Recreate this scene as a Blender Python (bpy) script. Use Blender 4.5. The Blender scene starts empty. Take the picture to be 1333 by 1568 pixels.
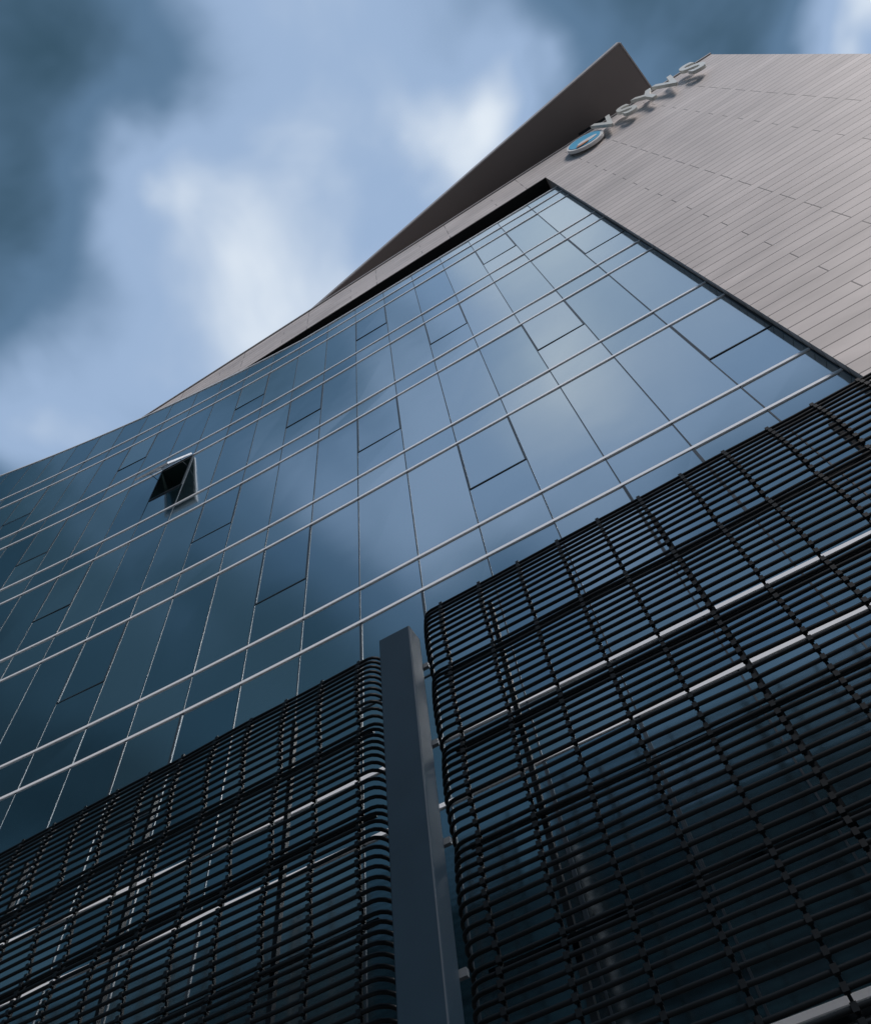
import bpy, math, random
from mathutils import Vector, Matrix
random.seed(7)
D=7.0; CZ=1.6
scene=bpy.context.scene
scene.view_settings.view_transform='Standard'
scene.view_settings.look='None'
scene.view_settings.exposure=0

# ---------------------------------------------------------------- materials
def newmat(name):
    m=bpy.data.materials.new(name); m.use_nodes=True
    nt=m.node_tree; nt.nodes.clear()
    return m,nt,nt.nodes,nt.links
def N(nodes,t,**kw):
    n=nodes.new(t)
    for k,v in kw.items(): setattr(n,k,v)
    return n
def simple(name,col,rough=.5,metal=0.,noise=0.15,nscale=3.,bump=0.0,spec=.5):
    m,nt,ns,l=newmat(name)
    out=N(ns,'ShaderNodeOutputMaterial'); p=N(ns,'ShaderNodeBsdfPrincipled')
    l.new(p.outputs[0],out.inputs[0])
    tc=N(ns,'ShaderNodeTexCoord'); nz=N(ns,'ShaderNodeTexNoise')
    nz.inputs['Scale'].default_value=nscale; nz.inputs['Detail'].default_value=4
    l.new(tc.outputs['Object'],nz.inputs['Vector'])
    mx=N(ns,'ShaderNodeMix',data_type='RGBA')
    mx.inputs['A'].default_value=[c*(1-noise) for c in col]+[1]
    mx.inputs['B'].default_value=[min(1,c*(1+noise)) for c in col]+[1]
    l.new(nz.outputs['Fac'],mx.inputs['Factor'])
    l.new(mx.outputs['Result'],p.inputs['Base Color'])
    p.inputs['Roughness'].default_value=rough; p.inputs['Metallic'].default_value=metal
    p.inputs['Specular IOR Level'].default_value=spec
    if bump>0:
        b=N(ns,'ShaderNodeBump'); b.inputs['Strength'].default_value=bump; b.inputs['Distance'].default_value=.02
        l.new(nz.outputs['Fac'],b.inputs['Height']); l.new(b.outputs[0],p.inputs['Normal'])
    return m

def glass_mat():
    m,nt,ns,l=newmat('curtain_glass')
    out=N(ns,'ShaderNodeOutputMaterial')
    at=N(ns,'ShaderNodeAttribute',attribute_name='rnd')
    tc=N(ns,'ShaderNodeTexCoord')
    nz=N(ns,'ShaderNodeTexNoise'); nz.inputs['Scale'].default_value=.9; nz.inputs['Detail'].default_value=1
    l.new(tc.outputs['Object'],nz.inputs['Vector'])
    bp=N(ns,'ShaderNodeBump'); bp.inputs['Strength'].default_value=.2; bp.inputs['Distance'].default_value=.02
    l.new(nz.outputs['Fac'],bp.inputs['Height'])
    base=N(ns,'ShaderNodeMix',data_type='RGBA')
    base.inputs['A'].default_value=(.004,.014,.020,1); base.inputs['B'].default_value=(.026,.05,.064,1)
    l.new(at.outputs['Fac'],base.inputs['Factor'])
    p=N(ns,'ShaderNodeBsdfDiffuse'); l.new(base.outputs['Result'],p.inputs['Color'])
    g=N(ns,'ShaderNodeBsdfGlossy'); g.inputs['Roughness'].default_value=.10
    gt=N(ns,'ShaderNodeMix',data_type='RGBA')
    gt.inputs['A'].default_value=(.70,.82,.89,1); gt.inputs['B'].default_value=(.92,.98,1,1)
    l.new(at.outputs['Fac'],gt.inputs['Factor']); l.new(gt.outputs['Result'],g.inputs['Color'])
    l.new(bp.outputs[0],g.inputs['Normal'])
    fr=N(ns,'ShaderNodeFresnel'); fr.inputs['IOR'].default_value=1.8
    mr=N(ns,'ShaderNodeMapRange'); mr.inputs['To Min'].default_value=.52; mr.inputs['To Max'].default_value=1.0
    l.new(fr.outputs[0],mr.inputs['Value'])
    mx=N(ns,'ShaderNodeMixShader'); l.new(mr.outputs[0],mx.inputs[0]); l.new(p.outputs[0],mx.inputs[1]); l.new(g.outputs[0],mx.inputs[2])
    l.new(mx.outputs[0],out.inputs[0])
    return m

def stone_mat():
    m,nt,ns,l=newmat('stone_cladding')
    out=N(ns,'ShaderNodeOutputMaterial'); p=N(ns,'ShaderNodeBsdfPrincipled'); l.new(p.outputs[0],out.inputs[0])
    tc=N(ns,'ShaderNodeTexCoord'); sx=N(ns,'ShaderNodeSeparateXYZ'); cx=N(ns,'ShaderNodeCombineXYZ')
    l.new(tc.outputs['Object'],sx.inputs[0]); l.new(sx.outputs['X'],cx.inputs['X']); l.new(sx.outputs['Z'],cx.inputs['Y'])
    br=N(ns,'ShaderNodeTexBrick'); br.offset=.37; br.offset_frequency=3; br.squash=1
    br.inputs['Scale'].default_value=1; br.inputs['Brick Width'].default_value=3.3; br.inputs['Row Height'].default_value=.36
    br.inputs['Mortar Size'].default_value=.015; br.inputs['Mortar Smooth'].default_value=.2; br.inputs['Bias'].default_value=0
    br.inputs['Color1'].default_value=(.64,.59,.575,1); br.inputs['Color2'].default_value=(.57,.525,.51,1); br.inputs['Mortar'].default_value=(.15,.135,.13,1)
    l.new(cx.outputs[0],br.inputs['Vector'])
    nz=N(ns,'ShaderNodeTexNoise'); nz.inputs['Scale'].default_value=1.3; nz.inputs['Detail'].default_value=6
    mp=N(ns,'ShaderNodeMapping'); mp.inputs['Scale'].default_value=(.5,.5,1.2)
    l.new(tc.outputs['Object'],mp.inputs[0]); l.new(mp.outputs[0],nz.inputs['Vector'])
    mr=N(ns,'ShaderNodeMapRange'); mr.inputs['From Min'].default_value=.3; mr.inputs['From Max'].default_value=.7
    mr.inputs['To Min'].default_value=.82; mr.inputs['To Max'].default_value=1.08
    l.new(nz.outputs['Fac'],mr.inputs['Value'])
    vm=N(ns,'ShaderNodeVectorMath',operation='SCALE'); l.new(br.outputs['Color'],vm.inputs[0]); l.new(mr.outputs[0],vm.inputs['Scale'])
    l.new(vm.outputs[0],p.inputs['Base Color'])
    b=N(ns,'ShaderNodeBump'); b.invert=True; b.inputs['Strength'].default_value=.6; b.inputs['Distance'].default_value=.01
    l.new(br.outputs['Fac'],b.inputs['Height']); l.new(b.outputs[0],p.inputs['Normal'])
    p.inputs['Roughness'].default_value=.5
    return m

M={}
M['glass']=glass_mat()
M['stone']=stone_mat()
M['cap']=simple('aluminium_cap',(.90,.93,.97),.3,.15,.03)
M['bracket']=simple('galvanised_bracket',(.10,.12,.14),.45,.3,.1)
M['mull']=simple('dark_mullion',(.035,.05,.065),.4,.2)
M['sashframe']=simple('sash_frame',(.03,.045,.06),.4,.2)
M['dark']=simple('dark_fill',(.006,.008,.01),.8)  # near-black: painted shade of the head recess, also colours the roof gap box
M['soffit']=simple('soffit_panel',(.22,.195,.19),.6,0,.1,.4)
M['fascia']=simple('fascia_metal',(.45,.43,.43),.5,.1)
M['bar']=simple('screen_bar_metal',(.004,.007,.010),.5,.0,.3,6,0,.18)
M['strap']=simple('screen_strap_metal',(.007,.012,.017),.5,.1,.3,6,0,.2)
M['post']=simple('painted_steel',(.012,.028,.046),.5,.0,.2,2.5,.08,.35)
M['letter']=simple('sign_letter_face',(.66,.68,.65),.4,.1)
M['letterblue']=simple('sign_emblem_blue',(.06,.42,.70),.4)
M['lettered']=simple('sign_emblem_rim',(.80,.80,.80),.4)
M['emblemorange']=simple('sign_emblem_orange',(.55,.22,.10),.4)
M['paving']=simple('paving',(.28,.27,.26),.8,0,.2,1.5)
M['concrete']=simple('concrete',(.16,.17,.18),.7,0,.2,.6)
M['unseen_tealwall']=simple('unseen_building_teal',(.045,.12,.14),.6,0,.2,.6)
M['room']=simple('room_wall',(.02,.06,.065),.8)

# ---------------------------------------------------------------- mesh builder
def empty(name):
    e=bpy.data.objects.new(name,None); scene.collection.objects.link(e); return e
class MB:
    def __init__(s): s.v=[]; s.f=[]; s.r=[]
    def quad(s,a,b,c,d,r=.5):
        n=len(s.v); s.v+= [tuple(a),tuple(b),tuple(c),tuple(d)]; s.f.append((n,n+1,n+2,n+3)); s.r.append(r)
    def hexa(s,P):
        n=len(s.v); s.v+=[tuple(p) for p in P]
        for f in ((3,2,1,0),(4,5,6,7),(0,1,5,4),(1,2,6,5),(2,3,7,6),(3,0,4,7)):
            s.f.append(tuple(n+i for i in f)); s.r.append(.5)
    def obox(s,o,ux,uy,uz):
        o,ux,uy,uz=map(Vector,(o,ux,uy,uz))
        s.hexa([o,o+ux,o+ux+uy,o+uy,o+uz,o+ux+uz,o+ux+uy+uz,o+uy+uz])
    def box(s,x0,x1,y0,y1,z0,z1): s.obox((x0,y0,z0),(x1-x0,0,0),(0,y1-y0,0),(0,0,z1-z0))
    def prism(s,poly,z0,z1):
        n=len(s.v); k=len(poly)
        s.v+=[(x,y,z0) for x,y in poly]+[(x,y,z1) for x,y in poly]
        s.f.append(tuple(n+i for i in reversed(range(k)))); s.r.append(.5)
        s.f.append(tuple(n+k+i for i in range(k))); s.r.append(.5)
        for i in range(k):
            j=(i+1)%k; s.f.append((n+i,n+j,n+k+j,n+k+i)); s.r.append(.5)
    def tube(s,pts,rad,sides=6):
        pts=[Vector(p) for p in pts]; n0=len(s.v)
        for i,p in enumerate(pts):
            t=(pts[min(i+1,len(pts)-1)]-pts[max(i-1,0)]).normalized()
            up=Vector((0,0,1)) if abs(t.z)<.9 else Vector((0,1,0))
            a=t.cross(up).normalized(); b=a.cross(t)
            for k in range(sides):
                an=2*math.pi*k/sides
                s.v.append(tuple(p+a*math.cos(an)*rad+b*math.sin(an)*rad))
        for i in range(len(pts)-1):
            for k in range(sides):
                k2=(k+1)%sides
                s.f.append((n0+i*sides+k,n0+i*sides+k2,n0+(i+1)*sides+k2,n0+(i+1)*sides+k)); s.r.append(.5)
        s.f.append(tuple(n0+k for k in range(sides))); s.r.append(.5)
        m=n0+(len(pts)-1)*sides; s.f.append(tuple(m+k for k in reversed(range(sides)))); s.r.append(.5)
    def make(s,name,mat,parent=None,smooth=False,bevel=0):
        me=bpy.data.meshes.new(name); me.from_pydata(s.v,[],s.f); me.update()
        at=me.attributes.new('rnd','FLOAT','FACE')
        for i,r in enumerate(s.r): at.data[i].value=r
        me.materials.append(mat)
        if smooth:
            for p in me.polygons: p.use_smooth=True
        o=bpy.data.objects.new(name,me); scene.collection.objects.link(o)
        if parent: o.parent=parent
        if bevel:
            b=o.modifiers.new('bev','BEVEL'); b.width=bevel; b.segments=2
        return o

# ---------------------------------------------------------------- facade plan curve (arc-length parametrised)
A=.027; X0=-.60
def yc(x): return 1.0-A*min(0,x-X0)**2
pts=[]; x=.585; L=0; px,py=x,yc(x); table=[(0,px,py)]
while x>-4.6:
    x-=.002; y=yc(x); L+=math.hypot(x-px,y-py); px,py=x,y; table.append((L,x,y))
def plan(s):
    i=min(len(table)-2,int(s/table[-1][0]*(len(table)-1)))
    while table[i][0]>s and i>0: i-=1
    while i<len(table)-2 and table[i+1][0]<s: i+=1
    return Vector((table[i][1]*D,table[i][2]*D,0))
W=.1715; NC=27
cols=[plan(W*k) for k in range(NC+1)]
ZF=[1.55+.62*n for n in range(-2,6)]
def zz(q): return q*D+CZ
ZT=4.29
def ztop_col(k):
    return ZT+max(0,k-9)*.029
bld=empty('office_building')
gl=MB(); cap=MB(); mul=MB(); sf=MB()
def jit(): return random.uniform(-.005,.005)
def nrm(d):
    n=Vector((d.y,-d.x,0)).normalized()
    return -n if n.y>0 else n
def panel(a,b,z0,z1,r=None,out=0.,z1b=None):
    n=nrm(b-a)
    P=[]
    for q,z in ((a,z0),(b,z0),(b,z1 if z1b is None else z1b),(a,z1)):
        P.append(q+n*(jit()+out)+Vector((0,0,z)))
    gl.quad(*P,r=random.random() if r is None else r)
    return n
def frame(mb,a,b,z0,z1,w,dep,out=0.):
    d=(b-a); Ln=d.length; d.normalize(); n=nrm(d)
    o=a+n*out
    mb.obox(o+Vector((0,0,z0)),d*Ln,n*dep,Vector((0,0,w)))
    mb.obox(o+Vector((0,0,z1-w)),d*Ln,n*dep,Vector((0,0,w)))
    mb.obox(o+Vector((0,0,z0+w)),d*w,n*dep,Vector((0,0,z1-z0-2*w)))
    mb.obox(o+d*(Ln-w)+Vector((0,0,z0+w)),d*w,n*dep,Vector((0,0,z1-z0-2*w)))
OPEN=None
for k in range(NC):
    b=cols[k]; a=cols[k+1]; ta,tb=ztop_col(k+1),ztop_col(k)
    def rowp(z0,z1):
        if ta<=z0+.004 and tb<=z0+.004: return
        panel(a,b,zz(z0),zz(max(z0,min(z1,ta))),z1b=zz(max(z0,min(z1,tb))))
    for i,zf in enumerate(ZF):
        n=i-2
        rowp(zf,zf+.14)
        z0=zf+.14; z1=zf+.62
        iswin=(n<4) and ((n%2==0 and k%4==0) or (n%2!=0 and k%4==2))
        if iswin:
            zm=z0+.185
            panel(a,b,zz(z0),zz(zm))
            d=(b-a).normalized()
            if k==12 and n==2: OPEN=(a.copy(),b.copy(),zz(zm),zz(z1))
            else:
                panel(a+d*.02,b-d*.02,zz(zm)+.02,zz(z1)-.02,out=.003)
                frame(sf,a+d*.012,b-d*.012,zz(zm),zz(z1),.024,.014)
        else: rowp(z0,z1)
    panel(a,b,0,zz(ZF[0]))
levels=[]
for zf in ZF: levels+= [zf,zf+.14]
for k in range(NC):
    b=cols[k]; a=cols[k+1]; d=b-a; n=nrm(d)
    for q in levels:
        if q>ztop_col(k)-.01: continue
        cap.obox(a+Vector((0,0,zz(q)-.03))-n*.02,d,n*.044,Vector((0,0,.06)))
    cap.obox(a+Vector((0,0,zz(ztop_col(k+1))-.02))-n*.02,d+Vector((0,0,zz(ztop_col(k))-zz(ztop_col(k+1)))),n*.05,Vector((0,0,.06)))
for k in range(NC+1):
    p=cols[k]; 
    d=(cols[max(k-1,0)]-cols[min(k+1,NC)]).normalized(); n=nrm(d)
    mul.obox(p-d*.011-n*.02+Vector((0,0,0)),d*.022,n*.03,Vector((0,0,zz(ztop_col(k))-.03)))
gl.make('glass_panels',M['glass'],bld)
cap.make('transom_caps',M['cap'],bld)
mul.make('mullions',M['mull'],bld)
sf.make('window_sash_frames',M['sashframe'],bld)
# open window
a,b,z0,z1=OPEN; d=(b-a).normalized(); n=nrm(d)
rm=MB()
wd=(b-a).length
def V(u,o,z): return a+d*u+n*o+Vector((0,0,z))
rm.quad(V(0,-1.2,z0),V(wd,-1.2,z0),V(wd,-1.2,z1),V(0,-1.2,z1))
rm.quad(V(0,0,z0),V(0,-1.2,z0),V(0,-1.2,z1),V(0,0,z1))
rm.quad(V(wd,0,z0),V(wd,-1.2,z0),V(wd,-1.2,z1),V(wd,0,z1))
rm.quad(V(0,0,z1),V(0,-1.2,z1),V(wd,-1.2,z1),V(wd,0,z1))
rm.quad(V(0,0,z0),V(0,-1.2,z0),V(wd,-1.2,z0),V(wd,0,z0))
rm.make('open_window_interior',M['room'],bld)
of=MB(); frame(of,a+d*.01,b-d*.01,z0,z1,.04,.03); of.make('open_window_frame',M['mull'],bld)
H=z1-z0; th=math.radians(19)
s_dn=Vector((0,0,-1))*math.cos(th)+n*math.sin(th); s_n=n*math.cos(th)+Vector((0,0,1))*math.sin(th)
top=V(.03,.06,z1-.03); H2=H-.06; w2=wd-.06
sg=MB()
o=top+s_n*.012
sg.obox(o+d*.05+s_dn*.05,d*(w2-.1),s_n*.02,s_dn*(H2-.1)); sg.make('open_window_glass',M['glass'],bld)
ss=MB()
ss.obox(top,d*w2,s_n*.05,s_dn*.05); ss.obox(top+s_dn*(H2-.07),d*w2,s_n*.05,s_dn*.07)
ss.obox(top+s_dn*.05,d*.06,s_n*.05,s_dn*(H2-.12)); ss.obox(top+d*(w2-.06)+s_dn*.05,d*.06,s_n*.05,s_dn*(H2-.12))
ss.make('open_window_sash',M['cap'],bld)
sy=MB()
for u in (.05,w2-.03):
    sy.tube([V(u,.0,z1-.75),top+d*(u-.02)+s_dn*.95],.012,6)
sy.make('open_window_stays',M['bracket'],bld)

# ---------------------------------------------------------------- stone frame
ZB_,ZTP=4.505,4.87
def ys(x): return .975+.020*(.556-x)
def S(x,z,back=0.): return Vector((x*D,(ys(x)+back)*D,zz(z)))
st=MB()
XL,XR=-2.6,1.684
st.hexa([S(XL,ZB_),S(XR,ZB_),Vector((XR*D,1.25*D,zz(ZB_))),Vector((XL*D,1.25*D,zz(ZB_))),
         S(XL,ZTP),S(XR,ZTP),Vector((XR*D,1.25*D,zz(ZTP))),Vector((XL*D,1.25*D,zz(ZTP)))])
XJ=.583
st.prism([(XJ*D,ys(XJ)*D),(XR*D,ys(XR)*D),(XR*D,2.2*D),(.5885*D,2.2*D),(.5885*D,1.0*D)],0,zz(ZB_)-.001)
st.make('stone_wall',M['stone'],bld)
jm=MB()
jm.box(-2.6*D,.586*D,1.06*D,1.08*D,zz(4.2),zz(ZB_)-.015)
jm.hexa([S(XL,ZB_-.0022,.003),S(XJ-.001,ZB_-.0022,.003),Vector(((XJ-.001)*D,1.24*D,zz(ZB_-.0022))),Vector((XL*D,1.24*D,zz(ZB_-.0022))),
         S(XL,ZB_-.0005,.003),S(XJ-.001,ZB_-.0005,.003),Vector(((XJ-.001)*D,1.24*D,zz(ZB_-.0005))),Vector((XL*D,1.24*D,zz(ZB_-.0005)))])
jm.make('head_recess_shade',M['dark'],bld)  # black strip and sheet paint the shade in the gap under the stone band
cp=MB()
cp.hexa([S(XL,ZTP+.002,-.006),S(XR+.005,ZTP+.002,-.006),S(XR+.005,ZTP+.002,.03),S(XL,ZTP+.002,.03),S(XL,ZTP+.015,-.006),S(XR+.005,ZTP+.015,-.006),S(XR+.005,ZTP+.015,.03),S(XL,ZTP+.015,.03)])
cp.make('parapet_coping',M['fascia'],bld)
bd=MB(); bd.prism([(-4.1*D,1.3*D),(.57*D,1.3*D),(.57*D,2.2*D),(-4.1*D,2.2*D)],0,zz(ZT)-.2); bd.make('building_core',M['concrete'],bld)
# roof canopy prow
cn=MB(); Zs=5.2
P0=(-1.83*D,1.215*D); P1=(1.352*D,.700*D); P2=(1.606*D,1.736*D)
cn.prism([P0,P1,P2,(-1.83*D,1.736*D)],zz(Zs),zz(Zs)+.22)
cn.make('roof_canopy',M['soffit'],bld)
fa=MB()
p0=Vector((*P0,zz(Zs)-.03)); p1=Vector((*P1,zz(Zs)-.03)); dd=(p1-p0); nn=Vector((dd.y,-dd.x,0)).normalized()
fa.obox(p0+nn*.003,dd,nn*.05,Vector((0,0,.33)))
p2=Vector((*P2,zz(Zs)-.03)); d2=p2-p1; n2=Vector((d2.y,-d2.x,0)).normalized()
fa.obox(p1+n2*.003,d2,n2*.05,Vector((0,0,.33)))
fa.make('canopy_fascia',M['fascia'],bld)
ub=MB(); ub.box(-1.6*D,1.5*D,1.16*D,1.7*D,zz(ZTP+.01),zz(Zs)-.01); ub.make('upper_storey',M['mull'],bld)
pb=MB(); pb.box(.93*D,1.12*D,.985*D,1.05*D,zz(ZTP+.02),zz(5.09)); pb.make('roof_gap_box',M['dark'],bld)  # near-black box in the dark gap between parapet and canopy

# ---------------------------------------------------------------- sign
sign=empty('building_sign')
def text_obj(ch,x,z,size,mat):
    cu=bpy.data.curves.new('t','FONT'); cu.body=ch; cu.size=size; cu.extrude=.06; cu.offset=.03; cu.align_x='CENTER'; cu.align_y='CENTER'
    t=bpy.data.objects.new('t',cu); scene.collection.objects.link(t)
    dg=bpy.context.evaluated_depsgraph_get(); me=bpy.data.meshes.new_from_object(t.evaluated_get(dg))
    bpy.data.objects.remove(t)
    me.materials.clear(); me.materials.append(mat)
    o=bpy.data.objects.new('letter_'+ch.lower(),me); scene.collection.objects.link(o)
    o.scale=(.92,1.75,1)
    o.rotation_euler=(math.pi/2,0,-.02); o.location=(x*D,ys(x)*D-.26,zz(z)); o.parent=sign
xs=[1.00,1.122,1.244,1.366,1.50]
for ch,xx in zip('VSYVS',xs): text_obj(ch,xx,4.63,1.30 if xx<1.4 else 1.45,M['letter'])
em=MB(); cx,cz=.858*D,zz(4.61); yy=ys(.858)*D
K=36
def disc(mb,r,y0,y1,x,z,sx=1.1,sz=1.45):
    pl=[]
    for i in range(K):
        an=2*math.pi*i/K; pl.append((x+r*sx*math.cos(an),z+r*sz*math.sin(an)))
    n=len(mb.v)
    mb.v+=[(px_,y0,pz_) for px_,pz_ in pl]+[(px_,y1,pz_) for px_,pz_ in pl]
    mb.f.append(tuple(n+i for i in range(K))); mb.r.append(.5)
    mb.f.append(tuple(n+K+i for i in reversed(range(K)))); mb.r.append(.5)
    for i in range(K):
        j=(i+1)%K; mb.f.append((n+i,n+K+i,n+K+j,n+j)); mb.r.append(.5)
disc(em,.64,yy-.20,yy-.08,cx,cz); em.make('emblem_rim',M['lettered'],sign)
e2=MB(); disc(e2,.56,yy-.215,yy-.203,cx,cz+.04,1.1,1.4); e2.make('emblem_face',M['letterblue'],sign)
e3=MB(); disc(e3,.3,yy-.23,yy-.218,cx+.05,cz-.22,1.3,.7); e3.make('emblem_swoosh',M['lettered'],sign)
e4=MB(); disc(e4,.16,yy-.245,yy-.233,cx-.2,cz-.48,1.6,.7); e4.make('emblem_accent',M['emblemorange'],sign)

# ---------------------------------------------------------------- metal screen
def yscr(x): return .748*D-.016*x
def make_screen(name,x0,x1,ztop,zbottom,bend0,bend1):
    e=empty(name)
    bars=MB(); straps=MB(); clips=MB()
    pitch=.098; hb=1.078
    nb=int((ztop-zbottom)/pitch)
    def prof(z):
        t=((ztop-z)%hb)/hb
        return -.07*math.sin(math.pi*min(1,t*1.0))**.8
    zs=[ztop-i*pitch for i in range(nb)]
    for i,z in enumerate(zs):
        o=prof(z); P=[]
        xa,xb=x0,x1
        if bend0:
            P=[(x0+.14-.14*math.cos(math.pi/2*t),yscr(x0)+o+.16-.16*math.sin(math.pi/2*t),z) for t in (0,.25,.5,.75,1)]
            xa=x0+.14
        m=14
        for j in range(0 if not bend0 else 1,m+(1 if not bend1 else 0)):
            xx=xa+((x1-.14 if bend1 else x1)-xa)*j/m
            P.append((xx,yscr(xx)+o+.006*math.sin(xx*3+i),z+.006*math.sin(xx*2.3+i*.7)))
        if bend1:
            P+=[(x1-.14+.14*math.sin(math.pi/2*t),yscr(x1)+o+.16-.16*math.cos(math.pi/2*t),z) for t in (0,.25,.5,.75,1)]
        bars.tube(P,.019,8)
    xx=x0+.28
    while xx<x1-.1:
        for q in range(len(zs)-1):
            za,zb_=zs[q],zs[q+1]
            wq=.018 if q<10 else .011
            ya=yscr(xx)+prof(za)+.02; yb=yscr(xx)+prof(zb_)+.02
            straps.hexa([(xx-wq,yb,zb_),(xx+wq,yb,zb_),(xx+wq,yb+.025,zb_),(xx-wq,yb+.025,zb_),(xx-wq,ya,za-.001),(xx+wq,ya,za-.001),(xx+wq,ya+.025,za-.001),(xx-wq,ya+.025,za-.001)])
            clips.box(xx-.02,xx+.02,ya-.045,ya-.002,za-.026,za+.026)
        xx+=.515
    bars.make('horizontal_bars',M['bar'],e,True); straps.make('vertical_straps',M['strap'],e); clips.make('bar_clips',M['bar'],e)
    r=MB()
    z=ztop-hb
    while z>zbottom:
        xa=x0+.15; xb=x1-.15
        r.obox((xa,yscr(xa)+.08,z-.02),(xb-xa,yscr(xb)-yscr(xa),0),(0,.04,0),(0,0,.04)); z-=hb
    xx=x0+.8
    while xx<x1:
        r.box(xx,xx+.05,yscr(xx)+.125,yscr(xx)+.18,0,ztop-.25); xx+=2.06
    r.make('support_rails',M['strap'],e)
    return e
zr=1.10*D+CZ
make_screen('metal_screen',-.458*.75*D,1.5*D,zr,.3,True,False)
make_screen('metal_screen',-2.2*D,-.575*.75*D,1.06*D+CZ,.3,False,True)

# post
ps=MB(); yp=.68*D
pe=empty('steel_post')
ps.box(-.567*yp,-.488*yp,yp,yp+.24,0,1.449*yp+CZ); ps.make('post_shaft',M['post'],pe,bevel=.012)
ps=MB(); ps.box(-.567*yp-.25,-.488*yp+.25,yp-.2,yp+.44,.004,.05); ps.make('base_plate',M['strap'],pe)
bk=MB()
for i in range(7):
    z=1.449*yp+CZ-.45-i*1.078
    if z>0.3:
        bk.box(-.488*yp-.05,-.488*yp+.05,yp+.25,yp+.29,z,z+.06)
        bk.box(-.567*yp-.10,-.567*yp+.05,yp+.25,yp+.29,z,z+.06)
bk.make('screen_brackets',M['bracket'],pe)

# ---------------------------------------------------------------- ground + unseen opposite building
g=MB(); g.quad((-600,-600,0),(600,-600,0),(600,600,0),(-600,600,0)); g.make('ground',M['paving'])
ob=empty('unseen_opposite_building')  # out of view, added and sized to darken the lower glass reflections
nb_=MB(); nb_.box(-38,40,-46,-28,0.004,33); nb_.make('unseen_building_walls',M['unseen_tealwall'],ob)
nw=MB()
for f in range(8):
    for c in range(24):
        nw.box(-37+c*3.15,-35+c*3.15,-28.05,-27.97,1.5+f*4,3.9+f*4)
nw.make('unseen_building_windows',M['mull'],ob)

# ---------------------------------------------------------------- camera
Xc=Vector((.8652,.4696,.1757)).normalized(); Zc=Vector((-.0901,.4903,-.8669)); Zc=(Zc-Xc*Zc.dot(Xc)).normalized(); Yc=Zc.cross(Xc)
cam=bpy.data.cameras.new('camera'); co=bpy.data.objects.new('camera',cam); scene.collection.objects.link(co)
R=Matrix((Xc,Yc,Zc)).to_4x4(); co.matrix_world=Matrix.Translation((0,0,CZ))@R
cam.sensor_fit='HORIZONTAL'; cam.sensor_width=36; cam.lens=36*1236/1333; cam.clip_end=3000; cam.clip_start=.05
scene.camera=co

# ---------------------------------------------------------------- world
SUN_AZ,SUN_EL=128,40
w=bpy.data.worlds.new('World'); scene.world=w; w.use_nodes=True
nt=w.node_tree; ns=nt.nodes; l=nt.links; ns.clear()
out=N(ns,'ShaderNodeOutputWorld'); bg=N(ns,'ShaderNodeBackground'); l.new(bg.outputs[0],out.inputs[0]); bg.inputs['Strength'].default_value=.1
sky=N(ns,'ShaderNodeTexSky',sky_type='NISHITA'); sky.sun_disc=False; sky.sun_elevation=math.radians(SUN_EL); sky.sun_rotation=math.radians(SUN_AZ)
tc=N(ns,'ShaderNodeTexCoord'); sp=N(ns,'ShaderNodeSeparateXYZ'); l.new(tc.outputs['Generated'],sp.inputs[0])
def math_(op,a,b=None,c=None):
    n=N(ns,'ShaderNodeMath',operation=op)
    for i,v in enumerate((a,b,c)):
        if v is None: continue
        if isinstance(v,(int,float)): n.inputs[i].default_value=v
        else: l.new(v,n.inputs[i])
    return n.outputs[0]
zc=math_('MAXIMUM',sp.outputs['Z'],.06)
qx=math_('DIVIDE',sp.outputs['X'],zc); qy=math_('DIVIDE',sp.outputs['Y'],zc)
cq=N(ns,'ShaderNodeCombineXYZ'); l.new(qx,cq.inputs[0]); l.new(qy,cq.inputs[1])
wn=N(ns,'ShaderNodeTexNoise'); wn.inputs['Scale'].default_value=3.6; wn.inputs['Detail'].default_value=3.5; wn.inputs['Roughness'].default_value=.5; l.new(cq.outputs[0],wn.inputs['Vector'])
ws=N(ns,'ShaderNodeVectorMath',operation='SUBTRACT'); l.new(wn.outputs['Color'],ws.inputs[0]); ws.inputs[1].default_value=(.5,.5,.5)
wm=N(ns,'ShaderNodeVectorMath',operation='SCALE'); l.new(ws.outputs[0],wm.inputs[0]); wm.inputs['Scale'].default_value=.30
wa=N(ns,'ShaderNodeVectorMath',operation='ADD'); l.new(cq.outputs[0],wa.inputs[0]); l.new(wm.outputs[0],wa.inputs[1])
def spot(x,y,r,wt):
    dn=N(ns,'ShaderNodeVectorMath',operation='DISTANCE'); l.new(wa.outputs[0],dn.inputs[0]); dn.inputs[1].default_value=(x,y,0)
    a=math_('DIVIDE',dn.outputs['Value'],r); a=math_('POWER',a,2); a=math_('MULTIPLY',a,-1); a=math_('EXPONENT',a)
    return math_('MULTIPLY',a,wt)
tot=None
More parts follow.
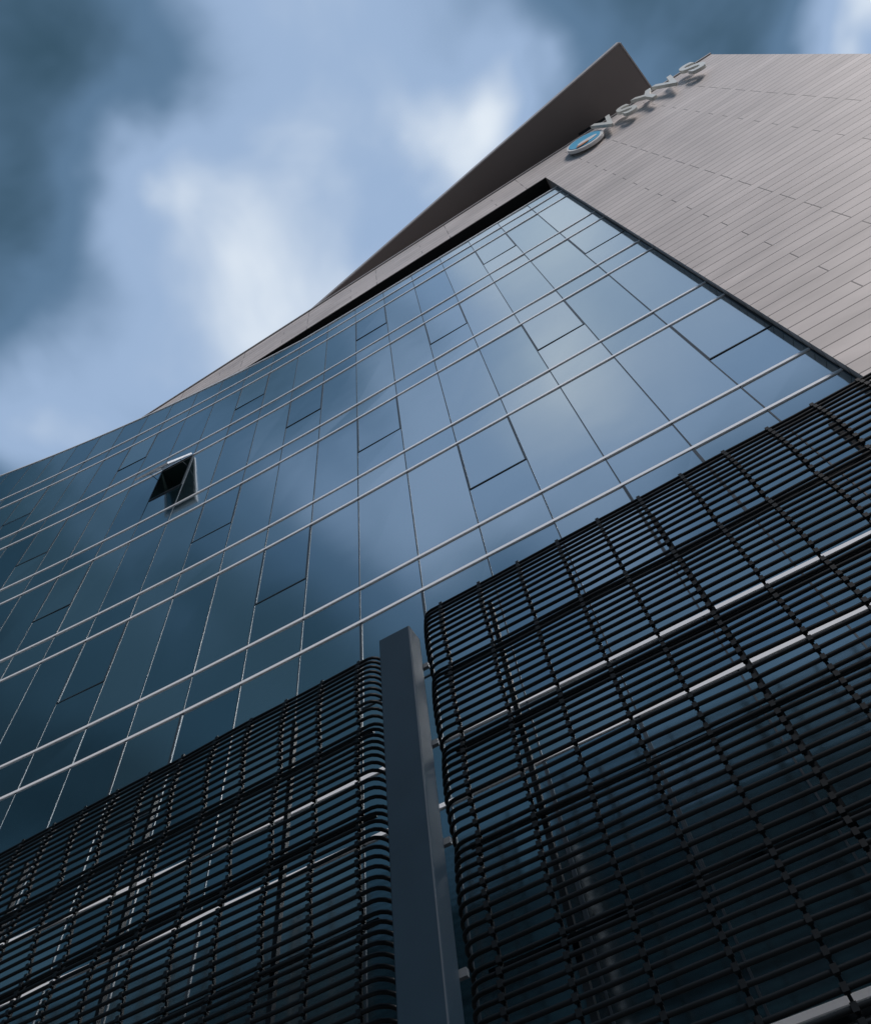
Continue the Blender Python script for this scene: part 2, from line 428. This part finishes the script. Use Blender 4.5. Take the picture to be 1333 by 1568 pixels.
for s in [(.08,.14,.09,.42),(-.23,.21,.19,.40),(-.265,-.0,.08,.20),(-.06,.08,.12,.08),(.50,.25,.08,.66),(-.56,.17,.13,.38),
          (-.22,-.18,.16,-.34),(.30,.06,.14,-.20),(-.46,-.04,.13,-.09),(-.02,-.34,.40,.44),(-.18,-.53,.12,.10),(.40,-.36,.30,.20),(-.95,-.6,.50,-.28),(2.2,-1.3,1.1,.6)]:
    v=spot(*s); tot=v if tot is None else math_('ADD',tot,v)
n2_=N(ns,'ShaderNodeTexNoise'); n2_.inputs['Scale'].default_value=4.2; n2_.inputs['Detail'].default_value=4; n2_.inputs['Roughness'].default_value=.5; n2_.inputs['Distortion'].default_value=.3; l.new(cq.outputs[0],n2_.inputs['Vector'])
nv=math_('MULTIPLY',math_('SUBTRACT',n2_.outputs['Fac'],.5),.42)
rad=N(ns,'ShaderNodeVectorMath',operation='LENGTH'); l.new(cq.outputs[0],rad.inputs[0])
fall=math_('MULTIPLY',math_('MINIMUM',rad.outputs['Value'],2.5),-.09)
b=math_('ADD',math_('ADD',math_('ADD',tot,nv),fall),.43)
rp=N(ns,'ShaderNodeValToRGB'); l.new(b,rp.inputs[0]); cr=rp.color_ramp; cr.interpolation='EASE'
cols_=[(0,(.010,.028,.042)),(.25,(.036,.084,.128)),(.45,(.110,.20,.32)),(.7,(.34,.47,.68)),(1,(.84,.91,.98))]
cr.elements[0].position=0; cr.elements[1].position=1
for pz,c in cols_[1:-1]:
    e=cr.elements.new(pz); e.color=(*c,1)
cr.elements[0].color=(*cols_[0][1],1); cr.elements[-1].color=(*cols_[-1][1],1)
sc=N(ns,'ShaderNodeVectorMath',operation='SCALE'); l.new(rp.outputs[0],sc.inputs[0]); sc.inputs['Scale'].default_value=10
mx=N(ns,'ShaderNodeMix',data_type='RGBA'); mx.inputs['Factor'].default_value=.96; l.new(sky.outputs[0],mx.inputs['A']); l.new(sc.outputs[0],mx.inputs['B'])
l.new(mx.outputs['Result'],bg.inputs['Color'])

sl=bpy.data.lights.new('sun','SUN'); sl.energy=3.0; sl.angle=math.radians(16); sl.color=(1,.92,.88)
so=bpy.data.objects.new('sun',sl); scene.collection.objects.link(so)
el=math.radians(SUN_EL); az=math.radians(SUN_AZ)
sd=Vector((math.sin(az)*math.cos(el),math.cos(az)*math.cos(el),math.sin(el)))
so.rotation_euler=sd.to_track_quat('Z','Y').to_euler()
